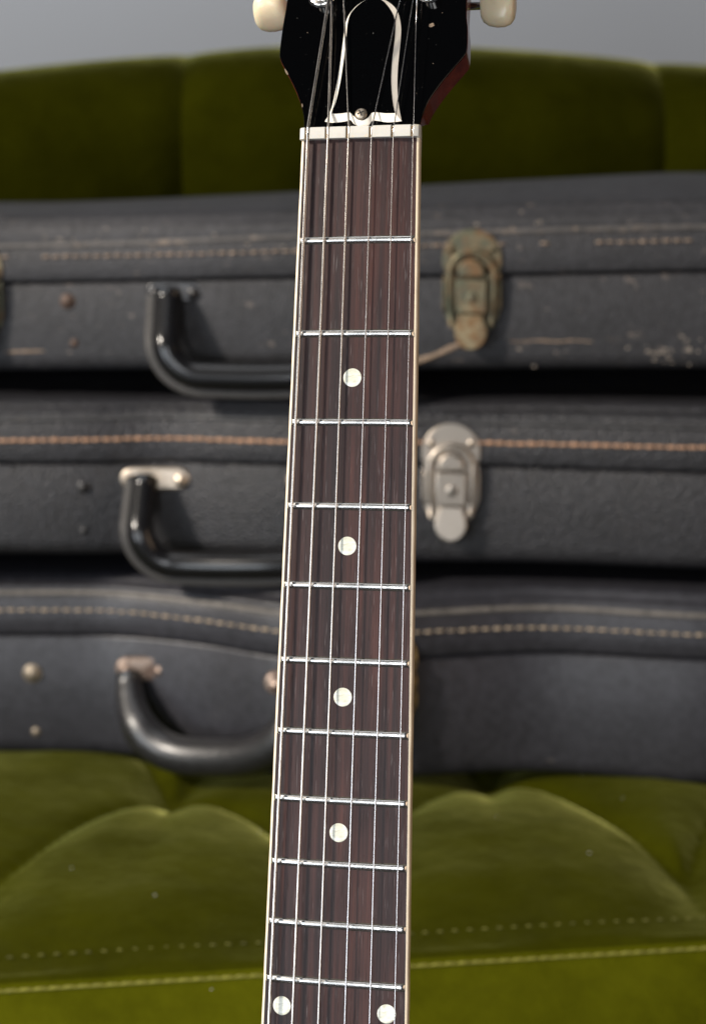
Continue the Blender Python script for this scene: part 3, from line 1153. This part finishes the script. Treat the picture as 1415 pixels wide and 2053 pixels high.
fp = bevel(sharp(weld_normals(mesh('face_plate', *mm(xf(prism([(x * 0.996, y) for x, y in outl], -0.95, 0.0), HM)), LACQ, hd)), 40), 0.00018, 2)
# transition block between neck and headstock
prof = []
for s_, w, d0, d1 in ((-6, 20.0, -4.6, -20), (0, 20.3, -2.5, -17), (5, 20.4, -1.2, -14), (9, 21.0, -1.2, -9.8)):
    ring = []
    for t in np.linspace(0, math.pi, 15):
        ring.append((w * math.cos(t), s_, d0 + (d1 - d0) * math.sin(t) ** 0.7))
    prof.append(ring)
weld_normals(mesh('volute', *mm(xf(loft(prof), HM)), MAHOG, hd))

# small finish chips on the headstock edge and face
CHIP = simple('bare_wood_chip', (0.17, 0.12, 0.08), 0.7, var=0.4, scale=900)


def chip(x, s_, rx, ry, rot, z=0.03):
    pts_ = []
    for i in range(11):
        t = 2 * math.pi * i / 11
        q = 0.7 + 0.5 * rng.random()
        a, b = rx * q * math.cos(t), ry * q * math.sin(t)
        pts_.append((x + a * math.cos(rot) - b * math.sin(rot), s_ + a * math.sin(rot) + b * math.cos(rot)))
    mesh('finish_chip', *mm(xf(prism(pts_, -0.1, z), HM)), CHIP, hd, smooth=False)


chip(-30.1, 24.6, 0.35, 1.7, 0.5)
chip(22.0, 42.0, 1.1, 0.8, 0.3)
chip(-22.6, 10.5, 0.2, 0.9, 0.2)
for x, s_ in ((-15, 30), (24, 26), (19, 14), (-24, 41), (25.5, 47)):
    chip(x, s_, 0.16, 0.16, 0, 0.02)

# truss rod cover
outer = [(-13.5, 3.6), (-12.2, 7), (-11.4, 10.4), (-10.7, 18.7), (-10.35, 27.4), (-10.2, 36.3), (-10, 44.8), (-8, 50), (-4, 53.6), (0, 54.6), (4, 53.4), (8.3, 49.4), (10.5, 43.3), (11.15, 37), (11.2, 26.5), (11.7, 17.8), (12.95, 9.5), (14.7, 2.8), (9.6, 2.5), (4.4, 3.4), (2.9, 1.7), (.5, 1.2), (-2.3, 1.9), (-4.05, 3.9), (-5.9, 3.4), (-10.6, 3.0)]
inner = [(-10.9, 6.3), (-10.5, 8.2), (-9.9, 10.6), (-9.1, 18.6), (-8.8, 27.4), (-8.8, 36.2), (-8.8, 44.7), (-7.1, 49.3), (-3.5, 52.7), (0, 53.5), (3.25, 52.4), (6.8, 48), (8.7, 43.4), (9.25, 37.2), (9.2, 26.6), (9.7, 17.9), (11.1, 9.6), (12.3, 5.4), (8.5, 5.5), (4.2, 6.0), (2.7, 4.0), (.35, 2.8), (-2.5, 4.5), (-4.3, 6.2), (-7.2, 6.0), (-9.8, 5.9)]


def hermite_cover(P):
    """Smooth the outline but keep the two horn tips sharp."""
    a = catmull(P[:18], 4)
    b = catmull(P[17:] + [P[0]], 4)
    return a + b[1:-1]


co, ci = hermite_cover(outer), hermite_cover(inner)
tc = sharp(weld_normals(mesh('truss_rod_cover', *mm(xf(prism(co, 0.0, 1.25, ci), HM)), COVERW, guitar)), 30)
sharp(weld_normals(mesh('cover_face', *mm(xf(prism(ci, 1.0, 1.34), HM)), LACQ, tc)), 30)
SC = HM @ Matrix.Translation((-0.05, 5.25, 1.3))
prof = [[(q * math.cos(t), q * math.sin(t), h) for t in np.linspace(0, 2 * math.pi, 28, endpoint=False)] for q, h in ((2.3, 0), (2.3, 0.25), (2.1, 0.7), (1.6, 1.05), (0.9, 1.25), (0.02, 1.3))]
sw_ = mesh('screw', *mm(xf(loft(prof), SC)), SCREW, tc)
for a in (0.5, 0.5 + math.pi / 2):
    cr_ = Matrix.Rotation(a, 4, 'Z')
    V, F = prism([(-1.25, -0.24), (1.25, -0.24), (1.25, 0.24), (-1.25, 0.24)], 0.9, 1.36)
    mesh('screw_slot', *mm(xf((V, F), SC @ cr_)), DARK, tc, smooth=False)

# tuners: bushings, posts and cream buttons
post_s = (57.0, 93.0, 129.0)
BT = []
for s in (-1, 1):
    for j, ps in enumerate(post_s):
        px_ = s * (20.2 + j * 1.2)
        MP = HM @ Matrix.Translation((px_, ps, 0))
        rings = ((5.4, 0.0), (5.4, 0.6), (4.6, 1.1), (3.6, 1.3), (3.1, 1.4), (3.0, 3.0), (2.6, 5.0), (3.0, 7.5), (2.8, 8.2), (0.05, 8.4))
        prof = [[(q * math.cos(t), q * math.sin(t), h) for t in np.linspace(0, 2 * math.pi, 22, endpoint=False)] for q, h in rings]
        mesh('tuning_post', *mm(xf(loft(prof), MP)), CHROME, guitar)
        # button: a flattened, waisted oval on a short shaft
        MB = HM @ Matrix.Translation(((-45.0 if s < 0 else 41.6) + s * j * 1.2, ps + (6.2 if s < 0 else 5.2), -19.0)) @ Matrix.Rotation(math.radians(78 if s < 0 else 8), 4, 'X')
        prof = []
        for k_, (xx, ry, rz) in enumerate(((-6.2, 2.6, 2.6), (-6.0, 4.6, 3.8), (-5.2, 6.4, 4.3), (-3.0, 8.0, 4.6), (0.0, 8.7, 4.8), (3.0, 8.6, 5.0), (5.0, 7.6, 4.9), (6.1, 5.8, 4.2), (6.6, 3.2, 2.6), (6.7, 0.4, 0.4))):
            prof.append([(s * xx, ry * math.cos(t), rz * math.sin(t)) for t in np.linspace(0, 2 * math.pi, 24, endpoint=False)])
        bt = weld_normals(mesh('tuning_button', *mm(xf(loft(prof), MB)), BUTTON, guitar))
        prof = [[(xx, 1.5 * math.cos(t), 1.5 * math.sin(t)) for t in np.linspace(0, 2 * math.pi, 12, endpoint=False)] for xx in (s * -14.0, s * -5.5)]
        mesh('shaft', *mm(xf(loft(prof), MB)), CHROME, bt)

# strings
def string_path(i):
    x0, xb = STR_N[i], STR_B[i]
    h12 = 3.0 - 0.10 * i
    g = gaug[i]
    P = []
    ytop = 4.6
    # tail end beyond the frame up to the nut
    for y in np.linspace(YEND, 0.4, 30):
        t = -y / 310
        x = x0 + (xb - x0) * t
        P.append(Vector((x, y, 1.12 + g / 2 + (h12 - 1.5) * t + zb(x) * min(1, t * 1.3 + 0.3) * 0.9)))
    zn = 1.06 + g / 2
    P[-1].z = zn
    P.append(Vector((x0, 2.6, zn + 0.02)))
    P.append(Vector((x0 + (-0.1 if i < 3 else 0.1), 4.9, zn - 0.25)))
    return P


TARGET53 = (-16.1, -15.2, -10.9, 10.3, 15.2, 16.5)     # x where the string leaves the frame
POSTI = (0, 1, 2, 2, 1, 0)


def ripple_tube(path, r, pitch, amp, sides=10):
    """Tube with the fine ridges of its wrap wire."""
    path = [Vector(p) for p in path]
    seg = [(path[i + 1] - path[i]).length for i in range(len(path) - 1)]
    cum = np.concatenate([[0], np.cumsum(seg)])
    L = cum[-1]
    if pitch:
        m = int(L / (pitch / 2))
        d = np.linspace(0, L, m)
    else:
        d = np.concatenate([np.linspace(cum[i], cum[i + 1], 3, endpoint=False) for i in range(len(seg))] + [[L]])
    co_ = np.array([[np.interp(q, cum, [p[k] for p in path]) for k in range(3)] for q in d])
    prof = []
    for j in range(len(d)):
        t = Vector(co_[min(j + 1, len(d) - 1)] - co_[max(j - 1, 0)]).normalized()
        sd = t.cross(Vector((0, 0, 1))).normalized()
        b = sd.cross(t)
        rr = r + (amp if (pitch and j % 2 == 0) else -amp if pitch else 0)
        p = Vector(co_[j])
        prof.append([p + sd * (rr * math.cos(2 * math.pi * k / sides)) + b * (rr * math.sin(2 * math.pi * k / sides)) for k in range(sides)])
    return loft(prof)


for i in range(6):
    P = string_path(i)
    ps = post_s[POSTI[i]]
    x53 = TARGET53[i]
    xs_ = P[-1].x
    t_end = ps / 53.0
    x_end = xs_ + (x53 - xs_) * t_end
    end = HM @ Vector((x_end, ps, 4.6))
    P.append(end)
    g = gaug[i]
    pitch = (0.62, 0.46, 0.36, 0, 0, 0)[i]
    V, F = ripple_tube(P, g / 2, pitch, (0.045, 0.032, 0.022, 0, 0, 0)[i])
    st = mesh('string', *mm((V, F)), WOUND if pitch else STEEL, guitar)
